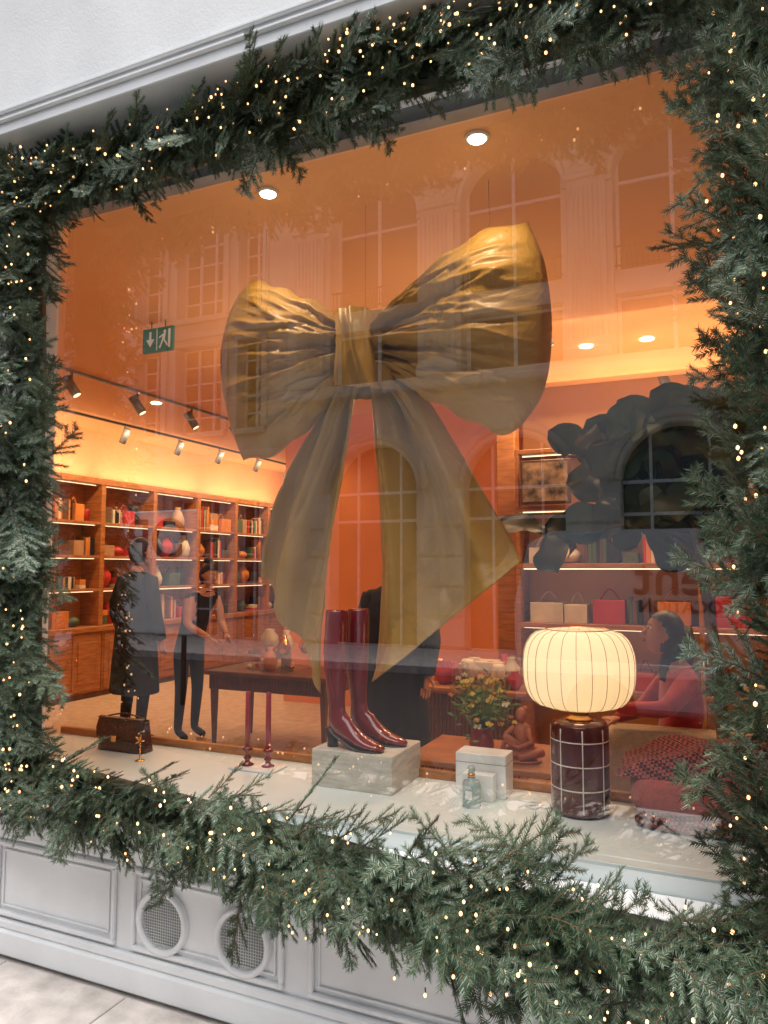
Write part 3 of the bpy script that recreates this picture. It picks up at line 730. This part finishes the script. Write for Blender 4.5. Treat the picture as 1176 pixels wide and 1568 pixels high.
# ------------------------------------------------------------------ people
def hand(b,w,d,nrm,m,curl=.5,s=1):
    d=Vector(d).normalized();nrm=Vector(nrm);nrm=(nrm-d*nrm.dot(d)).normalized();sd=d.cross(nrm)
    w=Vector(w)
    b.tube([w-d*.01,w+d*.03*s,w+d*.07*s,w+d*.085*s],[.020*s,.032*s,.036*s,.030*s],m,10,flat=.45)
    for k,(off,L) in enumerate(((-.027,.062),(-.009,.075),(.009,.070),(.026,.055))):
        p=w+d*.075*s+sd*off*s;pts=[p];dd=d.copy()
        for q in range(3):
            dd=(dd+nrm*curl*.6).normalized();p=p+dd*L*s*(.42,.33,.25)[q];pts.append(p)
        b.tube(pts,[.0095*s,.0088*s,.008*s,.006*s],m,6)
    p=w+d*.02*s-sd*.03*s;b.tube([p,p+(d-sd*.8).normalized()*.03*s,p+(d-sd*.3+nrm*.4).normalized()*.058*s],[.012*s,.010*s,.007*s],m,6)
def head(b,c,yaw,pitch,skin,hairm,style,s=1,roll=0):
    old=b.M;b.M=Matrix.Translation(c)@Matrix.Rotation(yaw,4,'Z')@Matrix.Rotation(pitch,4,'X')@Matrix.Rotation(roll,4,'Y')@Matrix.Scale(s,4)
    def shape(d):
        x,y,z=d
        if z<0: x*=1-.38*(-z)**1.5;y=y*(1-.25*(-z))-.18*(-z)*(1 if y<0 else .6)
        if y<-.5 and -.1<z<.25: y*=.94
        return Vector((x,y,z))
    b.sph((0,0,0),(.074,.095,.115),skin,24,18,shape)
    b.rings([[( .004,-.085,.022),(-.004,-.085,.022),(-.004,-.08,.022),(.004,-.08,.022)],[(.007,-.104,-.008),(-.007,-.104,-.008),(-.012,-.085,-.008),(.012,-.085,-.008)],[(.011,-.113,-.026),(-.011,-.113,-.026),(-.016,-.085,-.028),(.016,-.085,-.028)],[(.006,-.098,-.034),(-.006,-.098,-.034),(-.01,-.085,-.034),(.01,-.085,-.034)]],skin)
    LIP=mat('lips',(.42,.10,.08),.4);EYE=mat('eye_white',(.7,.68,.65),.2);IR=mat('iris',(.02,.01,.008),.2)
    b.sph((0,-.094,-.055),(.022,.010,.0045),LIP,12,6);b.sph((0,-.092,-.063),(.018,.010,.005),LIP,12,6)
    for k in (-1,1):
        b.sph((k*.030,-.078,.008),(.014,.012,.009),EYE,10,8);b.sph((k*.030,-.0885,.008),(.006,.004,.006),IR,8,6)
        b.tube([(k*.014,-.091,.026),(k*.03,-.092,.031),(k*.046,-.082,.026)],[.002,.003,.0015],hairm,5)
        b.sph((k*.073,.008,-.008),(.010,.018,.030),skin,10,8)
    rs=[];nu=28
    for i in range(15):
        t=math.pi*i/18;ring=[]
        for j in range(nu):
            a=2*math.pi*j/nu;d=Vector((math.sin(t)*math.cos(a),math.sin(t)*math.sin(a),math.cos(t)))
            if d.y<-.15 and d.z<.38+(-d.y)*.25:
                zc=.38+(-d.y)*.25;d=Vector((d.x,d.y,0)).normalized()*math.sqrt(max(0,1-zc*zc));d.z=zc
            k=1.07+.03*noise.noise(d*7)
            ring.append((d.x*.078*k,d.y*.098*k+.004,d.z*.117*k))
        rs.append(ring)
    b.rings(rs,hairm,cap=False)
    if style=='bun': b.sph((0,.06,.115),(.045,.045,.04),hairm,14,10,lambda d:d*(1+.12*noise.noise(d*5)))
    if style=='long': b.tube([(0,.06,.05),(0,.10,-.05),(0,.09,-.16),(0,.07,-.25)],[.075,.085,.08,.04],hairm,14,flat=.6)
    b.M=old
def body(name,J,E,root,tags,parent):
    names=list(J);me=bpy.data.meshes.new(name);me.from_pydata([J[n][0] for n in names],[(names.index(a),names.index(c)) for a,c in E],[])
    o=bpy.data.objects.new(name,me);COL.objects.link(o)
    sk=o.modifiers.new('skin','SKIN');sk.use_smooth_shade=True
    if not me.skin_vertices:
        bm=bmesh.new();bm.from_mesh(me);bm.verts.layers.skin.verify();bm.to_mesh(me);bm.free()
    sv=me.skin_vertices[0].data
    for i,n in enumerate(names):
        sv[i].radius=(J[n][1],J[n][2]);sv[i].use_root=(n==root)
    o.modifiers.new('sub','SUBSURF').levels=2
    bpy.context.view_layer.update()
    ev=o.evaluated_get(bpy.context.evaluated_depsgraph_get());m2=bpy.data.meshes.new_from_object(ev)
    bpy.data.objects.remove(o)
    o=bpy.data.objects.new(name,m2);COL.objects.link(o);o.parent=parent
    ml=[]
    m2.materials.clear()
    for m in tags.values():
        if m not in ml: ml.append(m);m2.materials.append(m)
    segs=[(Vector(J[a][0]),Vector(J[c][0]),ml.index(tags[(a,c)])) for a,c in E]
    for p in m2.polygons:
        c=p.center;best=9;kk=0
        for a,d,k in segs:
            t=max(0,min(1,(c-a).dot(d-a)/max((d-a).length_squared,1e-9)));dd=(c-a.lerp(d,t)).length
            if dd<best: best=dd;kk=k
        p.material_index=kk;p.use_smooth=True
    return o
def standing(name,x,y,yaw,h,style,top,leg,sleeve=True,coat=False,pose=None,hp=0):
    P=empty(name);s=h/1.72
    J={'pelvis':((0,0,.95),.15,.11),'spine':((0,0,1.13),.125,.10),'chest':((0,0,1.31),.155,.115),'nb':((0,.01,1.45),.065,.06),'neck':((0,-.005,1.53),.05,.05),
       'sl':((.17,0,1.40),.06,.06),'el':((.235,.02,1.12),.043,.043),'wl':((.23,-.07,.88),.028,.028),
       'sr':((-.17,0,1.40),.06,.06),'er':((-.235,.02,1.12),.043,.043),'wr':((-.23,-.07,.88),.028,.028),
       'hl':((.09,0,.88),.09,.09),'kl':((.10,-.02,.50),.06,.06),'al':((.10,.02,.09),.04,.04),'tl':((.11,-.13,.035),.035,.03),
       'hr':((-.09,0,.88),.09,.09),'kr':((-.10,-.02,.50),.06,.06),'ar':((-.10,.02,.09),.04,.04),'tr':((-.11,-.13,.035),.035,.03)}
    if pose: 
        for k,v in pose.items(): J[k]=(v,J[k][1],J[k][2])
    E=[('pelvis','spine'),('spine','chest'),('chest','nb'),('nb','neck'),('chest','sl'),('sl','el'),('el','wl'),('chest','sr'),('sr','er'),('er','wr'),
       ('pelvis','hl'),('hl','kl'),('kl','al'),('al','tl'),('pelvis','hr'),('hr','kr'),('kr','ar'),('ar','tr')]
    arm=top if sleeve else SKIN
    tg={}
    for e_ in E:
        k=e_[1]
        tg[e_]= top if k in('spine','chest','sl','sr','nb') else SKIN if k=='neck' else arm if k in('el','er','wl','wr') else BLACKM if k in('tl','tr') else leg
    body('figure',J,E,'pelvis',tg,P)
    b=B()
    hd=Vector(J['neck'][0])+Vector((0,-.02,.115))
    head(b,hd,0,hp,SKIN,HAIR,style)
    for e2,w in (('el','wl'),('er','wr')):
        a=Vector(J[e2][0]);c=Vector(J[w][0]);hand(b,c,(c-a),(0,-.6,-.2) if (c-a).z<-.1 else (0,0,-1),SKIN,.35)
    b.build('head_and_hands',P)
    if coat:
        b=B();rs=[]
        for z,rx,ry in ((1.47,.10,.08),(1.43,.17,.11),(1.32,.205,.14),(1.1,.19,.14),(.95,.20,.15),(.7,.22,.17),(.45,.235,.185),(.44,.225,.175)):
            rs.append([(rx*math.cos(2*math.pi*j/40)*(1+.02*math.sin(j*2.3)*(z<1)),ry*math.sin(2*math.pi*j/40)*(1+.03*math.sin(j*1.7)*(z<1)),z) for j in range(40)])
        b.rings(rs,top)
        for k in (-1,1): b.tube([(k*.16,0,1.41),(k*.235,.02,1.2),(k*.25,.01,1.1),(k*.24,-.07,.9)],[.068,.065,.06,.045],top,14)
        b.build('coat',P)
    P.location=(x,y,.1);P.rotation_euler=(0,0,yaw);P.scale=(s,s,s);return P
standing('man_in_black_coat',-4.57,2.7,math.radians(172),1.72,'short',BLACK,BLACK,coat=True)
standing('woman_with_bun',-4.28,3.05,math.radians(78),1.56,'bun',BLACK,BLACK,sleeve=False,hp=.35,pose={
 'spine':(0,-.06,1.12),'chest':(0,-.15,1.29),'nb':(0,-.22,1.41),'neck':(0,-.26,1.48),'sl':(.16,-.20,1.37),'sr':(-.16,-.20,1.37),
 'el':(.20,-.24,1.12),'er':(-.21,-.22,1.12),'wl':(.10,-.42,1.02),'wr':(-.10,-.42,1.00)})
standing('shop_assistant',-1.86,2.05,math.radians(10),1.62,'short',BLACK,BLACK,coat=True)
P=empty('seated_woman')
J={'pelvis':((0,0,.0),.15,.13),'spine':((0,.03,.17),.13,.11),'chest':((0,.03,.34),.15,.12),'nb':((0,.0,.47),.06,.06),'neck':((0,-.03,.545),.045,.045),
 'sl':((.15,.02,.42),.065,.065),'el':((.26,-.12,.30),.05,.05),'wl':((.22,-.36,.30),.03,.03),'sr':((-.15,.02,.42),.065,.065),'er':((-.22,-.12,.22),.05,.05),'wr':((-.05,-.30,.20),.03,.03),
 'hl':((.09,-.06,-.01),.09,.09),'kl':((.12,-.45,.02),.065,.065),'al':((.12,-.50,-.36),.04,.04),'tl':((.12,-.62,-.41),.035,.03),
 'hr':((-.09,-.06,-.01),.09,.09),'kr':((-.12,-.45,.02),.065,.065),'ar':((-.12,-.50,-.36),.04,.04),'tr':((-.12,-.62,-.41),.035,.03)}
E=[('pelvis','spine'),('spine','chest'),('chest','nb'),('nb','neck'),('chest','sl'),('sl','el'),('el','wl'),('chest','sr'),('sr','er'),('er','wr'),('pelvis','hl'),('hl','kl'),('kl','al'),('al','tl'),('pelvis','hr'),('hr','kr'),('kr','ar'),('ar','tr')]
tg={e_:(SKIN if e_[1]=='neck' else REDKNIT if e_[1] in('spine','chest','nb','sl','sr','el','er','wl','wr') else BLACK) for e_ in E}
body('figure',J,E,'pelvis',tg,P);b=B();head(b,(0,-.055,.655),0,-.25,SKIN,HAIR,'long')
hand(b,J['wl'][0],(-.04,-.24,0),(0,0,-1),SKIN,.4);hand(b,J['wr'][0],(.17,-.18,-.02),(0,0,-1),SKIN,.4);b.build('head_and_hands',P)
P.location=(-.20,1.93,.60);P.rotation_euler=(0,0,math.radians(-72))
# ------------------------------------------------------------------ fiddle leaf fig
LEAF=mat('fig_leaf',(.020,.048,.020),.38,var=.35,vscale=5,spec=.4)
fig=empty('fiddle_leaf_fig')
b=B();b.lathe(.03,1.32,[(.15,.1),(.19,.14),(.20,.42),(.185,.44),(.17,.40)],ITEM[2],28);b.build('pot',fig)
BARK=mat('fig_bark',(.12,.07,.04),.8,var=.3,bump=.6,bscale=60)
b=B();lf=B()
trunk=[(.03,1.32,.38),(.02,1.33,.8),(.0,1.36,1.2),(-.06,1.38,1.7),(-.14,1.40,2.2)]
b.tube(trunk,[.035,.03,.026,.022,.016],BARK,10)
tips=[]
for k in range(18):
    t=U(.3,1);p=Vector(trunk[3]).lerp(Vector(trunk[4]),(t-.5)*2) if t>.5 else Vector(trunk[2]).lerp(Vector(trunk[3]),t*2)
    a=k*2.4;L=U(.25,.65);e1=p+Vector((math.cos(a)*L*1.1-.06,math.sin(a)*L*.35,U(-.05,.32)));mid=p.lerp(e1,.5)+Vector((0,0,.06))
    b.tube([p,mid,e1],[.012,.009,.005],BARK,6);tips.append((p,mid,e1))
b.build('trunk',fig)
def leaf(base,d,L,n):
    d=d.normalized();n=(n-d*n.dot(d)).normalized();s=d.cross(n);G=[]
    cv=U(.05,.30)
    for i in range(13):
        t=i/12
        w=L*.40*(math.sin(math.pi*min(1,max(0,t))**1.15)**.62 if 0<t<1 else .0)*(.62+.5*t)*(1-.20*math.exp(-((t-.35)/.12)**2));row=[]
        for j in range(7):
            u=j/3-1
            p=base+d*L*t+s*w*u+n*(-cv*L*t*t+abs(u)*w*.16+.008*math.sin(t*12+u*2)*abs(u))
            row.append(tuple(p))
        G.append(row)
    lf.grid(G,LEAF)
for p,m_,e1 in tips:
    for k in range(7):
        t=U(.3,1.05);c=p.lerp(m_,t*2) if t<.5 else m_.lerp(e1,t*2-1)
        a=U(0,6.28);d=Vector((math.cos(a),math.sin(a)*.4-.1,U(-.6,.9)));leaf(c,d,U(.18,.30),Vector((U(-.5,.5),U(-1.2,-.4),U(.0,.6))))
lf.build('leaves',fig)
# ------------------------------------------------------------------ opposite buildings (seen only as reflection)
YF=-11.5
def arch(b,cx,hw,spring,top,y0,y1,m,x0,x1,n=20):
    r=hw
    for k in range(n):
        a0=math.pi*k/n;a1=math.pi*(k+1)/n
        p0=(cx-r*math.cos(a0),spring+r*math.sin(a0));p1=(cx-r*math.cos(a1),spring+r*math.sin(a1))
        b.add([(p0[0],y1,p0[1]),(p1[0],y1,p1[1]),(p1[0],y1,top),(p0[0],y1,top)],[(0,1,2,3)],m)
        b.add([(p0[0],y1,p0[1]),(p1[0],y1,p1[1]),(p1[0],y0,p1[1]),(p0[0],y0,p0[1])],[(0,1,2,3)],m)
    b.box(x0,cx-hw,y0,y1,spring,top,m);b.box(cx+hw,x1,y0,y1,spring,top,m)
    for r2,yy in ((hw+.06,.06),(hw+.2,.10)):
        b.tube([(cx-r2*math.cos(math.pi*k/n),y1+.0,spring+r2*math.sin(math.pi*k/n)) for k in range(n+1)],yy,m,6)
ob=empty('ornate_stone_building')
b=B();w=B()
for k in range(6):
    cx=-6.5+3.0*k;x0,x1=cx-1.5,cx+1.5
    b.box(x0,cx-1.0,YF-.5,YF,-.12,3.2,STONE);b.box(cx+1.0,x1,YF-.5,YF,-.12,3.2,STONE);arch(b,cx,1.0,3.2,5.2,YF-.5,YF,STONE,x0,x1)
    for z in (.6,1.2,1.8,2.4,3.0): 
        b.box(x0,cx-1.0,YF+.001,YF+.04,z-.55,z,STONE,.02);b.box(cx+1.0,x1,YF+.001,YF+.04,z-.55,z,STONE,.02)
    b.box(x0,cx-1.03,YF-.5,YF,5.5,9.0,STONE);b.box(cx+1.03,x1,YF-.5,YF,5.5,9.0,STONE)
    b.box(cx-1.03,cx+1.03,YF-.4,YF-.15,6.75,7.2,STONE)
    arch(b,cx,1.03,9.0,10.6,YF-.5,YF,STONE,x0,x1)
    b.box(cx-.14,cx+.14,YF+.0,YF+.22,9.95,10.45,STONE,.04)
    for px in (x0,):
        b.box(px-.36,px+.36,YF+.001,YF+.14,5.5,9.0,STONE,.02)
        for i in range(7): b.tube([(px-.27+.09*i,YF+.15,5.9),(px-.27+.09*i,YF+.15,8.85)],.028,STONE,6)
        b.box(px-.42,px+.42,YF+.001,YF+.22,9.0,9.08,STONE,.02);b.box(px-.38,px+.38,YF+.001,YF+.18,9.081,9.45,STONE,.03);b.box(px-.46,px+.46,YF+.001,YF+.28,9.451,9.56,STONE,.02)
        for i in range(6): b.sph((px-.3+.12*i,YF+.2,9.27+.06*(i%2)),.07,STONE,8,6)
        b.box(px-.44,px+.44,YF+.001,YF+.2,5.5,5.72,STONE,.02)
    for i in range(60):
        xx=U(x0,x1);zz=U(9.75,10.5)
        if (xx-cx)**2+(zz-9.0)**2>1.35**2: b.sph((xx,YF+.03,zz),(U(.06,.14),.09,U(.05,.11)),STONE,7,5)
    b.box(cx-1.25,cx-1.03,YF+.001,YF+.08,8.9,9.0,STONE,.01);b.box(cx+1.03,cx+1.25,YF+.001,YF+.08,8.9,9.0,STONE,.01)
    w.box(cx-1.03,cx+1.03,YF-.45,YF-.42,5.5,10.1,PANE);w.box(cx-1,cx+1,YF-.45,YF-.42,.0,4.3,PANE)
    for xx in (cx-.98,cx,cx+.98): w.box(xx-.035,xx+.035,YF-.419,YF-.36,5.5,10.0,WFRAME)
    for zz in (5.6,6.7,7.25,9.0): w.box(cx-1.0,cx+1.0,YF-.418,YF-.37,zz-.03,zz+.03,WFRAME)
    for i in range(22): w.tube([(cx-.98+.0933*i,YF-.05,7.2),(cx-.98+.0933*i,YF-.05,7.62)],.012,BLACKM,4)
    for zz in (7.25,7.62): w.box(cx-1.02,cx+1.02,YF-.06,YF-.04,zz-.015,zz+.015,BLACKM)
    for zz in (2.6,3.2): w.box(cx-1.0,cx+1.0,YF-.418,YF-.37,zz-.03,zz+.03,WFRAME)
    for xx in (cx-.5,cx+.5): w.box(xx-.025,xx+.025,YF-.419,YF-.36,0,4.2,WFRAME)
xe0,xe1=-8.0,10.0
b.box(xe0-.6,xe1,YF-.5,YF+.30,5.2,5.36,STONE,.03);b.box(xe0-.6,xe1,YF-.5,YF+.18,5.361,5.5,STONE,.03)
b.box(xe0-.6,xe1,YF-.5,YF+.2,10.6,10.8,STONE,.03);b.box(xe0-.6,xe1,YF-.5,YF+.35,10.801,11.0,STONE,.05);b.box(xe0-.6,xe1,YF-.5,YF,11.001,11.3,STONE)
b.box(xe0-.6,xe0,YF-.5,YF-.001,-.12,10.6,STONE)
b.build('walls',ob);w.build('windows',ob)
ob2=empty('plain_stone_building')
b=B();w=B();xl,xr=-26.0,-8.62
cols=[(-25.2,-24.3),(-23.6,-22.3),(-21.6,-20.8),(-19.6,-18.8),(-18.1,-16.8),(-16.1,-15.4),(-13.0,-12.2),(-11.75,-10.4),(-9.95,-9.3)]
levels=[(.0,3.2),(4.8,6.9),(7.6,9.95)]
zp=-.12
for z0,z1 in levels:
    b.box(xl,xr,YF-.5,YF-.05,zp,z0,STONE2);xp=xl
    for a,c in cols: 
        b.box(xp,a,YF-.5,YF-.05,z0,z1,STONE2);xp=c
        w.box(a,c,YF-.40,YF-.38,z0,z1,PANE);n=3 if c-a>1 else 2
        for i in range(n+1): xx=a+(c-a)*i/n;w.box(xx-.03,xx+.03,YF-.379,YF-.32,z0,z1,WFRAME)
        for i in range(6): zz=z0+(z1-z0)*i/5;w.box(a,c,YF-.378,YF-.33,zz-.02,zz+.02,WFRAME)
        b.box(a-.12,c+.12,YF-.049,YF+.08,z0-.14,z0-.001,STONE2,.02);b.box(a-.16,a-.001,YF-.049,YF+.03,z0,z1,STONE2,.01);b.box(c+.001,c+.16,YF-.049,YF+.03,z0,z1,STONE2,.01);b.box(a-.16,c+.16,YF-.049,YF+.05,z1+.001,z1+.16,STONE2,.02)
    b.box(xp,xr,YF-.5,YF-.05,z0,z1,STONE2);zp=z1
b.box(xl,xr,YF-.5,YF-.05,zp,11.5,STONE2);b.box(xl,xr,YF-.049,YF+.15,7.05,7.2,STONE2,.02);b.box(xl,xr,YF-.049,YF+.25,4.0,4.25,STONE2,.02)
b.build('walls',ob2);w.build('windows',ob2)
b=B();b.box(-30,30,-11.45,-8.9,-.124,0,PAVE);b.build('far_pavement')
VANP=mat('blue_grey_van_paint',(.44,.50,.55),.3,coat=.4,var=.05);VW=mat('white_van_paint',(.75,.77,.78),.3,coat=.4,var=.04)
van=empty('parked_van')
prof=[(-1.9,.25),(-1.9,1.25),(-1.75,1.85),(-1.5,1.98),(2.6,1.98),(3.3,1.25),(4.1,1.0),(4.2,.6),(4.2,.25)]
b=B();n=len(prof)
b.add([(x,-7.0,z) for x,z in prof]+[(x,-5.1,z) for x,z in prof],[list(range(n)),list(range(n,2*n))]+[(i,(i+1)%n,n+(i+1)%n,n+i) for i in range(n)],VANP)
b.box(-1.88,4.0,-5.099,-5.07,.55,.68,VW,.01);b.box(2.2,2.95,-5.099,-5.09,1.25,1.8,PANE,.003)
for x in (-1.05,3.3):
    rs=[[(x+r*math.cos(2*math.pi*j/28),yy,.22+r*math.sin(2*math.pi*j/28)) for j in range(28)] for r,yy in ((.33,-5.3),(.33,-5.06),(.2,-5.05),(.19,-5.08))]
    b.rings(rs,BLACKM)
b.build('body',van)
def text(s,x,y,z,size,m,par,rz=math.pi):
    c=bpy.data.curves.new('lettering','FONT');c.body=s;c.size=size;c.extrude=.003;c.offset=.006;c.materials.append(m)
    o=bpy.data.objects.new('lettering',c);COL.objects.link(o);o.location=(x,y,z);o.rotation_euler=(math.pi/2,0,rz);o.parent=par
NAVY=mat('navy_lettering',(.01,.02,.06),.4)
text('rent',.15,-5.065,1.35,.50,NAVY,van);text('LOCATION',.15,-5.065,1.18,.16,NAVY,van)
sg=empty('street_sign_board')
b=B();b.box(-7.35,-6.0,-5.15,-5.08,.75,2.35,VW,.02);b.box(-7.2,-7.14,-5.13,-5.1,-.12,.75,BLACKM);b.box(-6.2,-6.14,-5.13,-5.1,-.12,.75,BLACKM);b.build('board',sg)
text('OP',-6.1,-5.075,1.72,.75,NAVY,sg)
# ------------------------------------------------------------------ world, sun, camera
wd=bpy.data.worlds.new('World');sc.world=wd;wd.use_nodes=True;nt=wd.node_tree
sky=nt.nodes.new('ShaderNodeTexSky');sky.sky_type='NISHITA';sky.sun_disc=False;sky.sun_elevation=math.radians(72);sky.sun_rotation=math.radians(180);sky.dust_density=3.0
bg=nt.nodes['Background'];bg.inputs[1].default_value=.15;nt.links.new(sky.outputs[0],bg.inputs[0])
s=bpy.data.lights.new('sun','SUN');s.energy=4.2;s.angle=math.radians(65);s.color=(1,.96,.91);so=bpy.data.objects.new('sun',s);COL.objects.link(so);so.rotation_euler=(math.radians(18),0,0)
cam=bpy.data.cameras.new('camera');cam.lens=25.94;cam.sensor_width=36;cam.clip_start=.05;cam.clip_end=1500
co=bpy.data.objects.new('camera',cam);COL.objects.link(co);co.location=(0,-2.3,1.6);co.rotation_euler=(math.radians(94.35),0,math.radians(24));sc.camera=co
sc.view_settings.view_transform='Standard';sc.view_settings.look='None';sc.view_settings.exposure=0
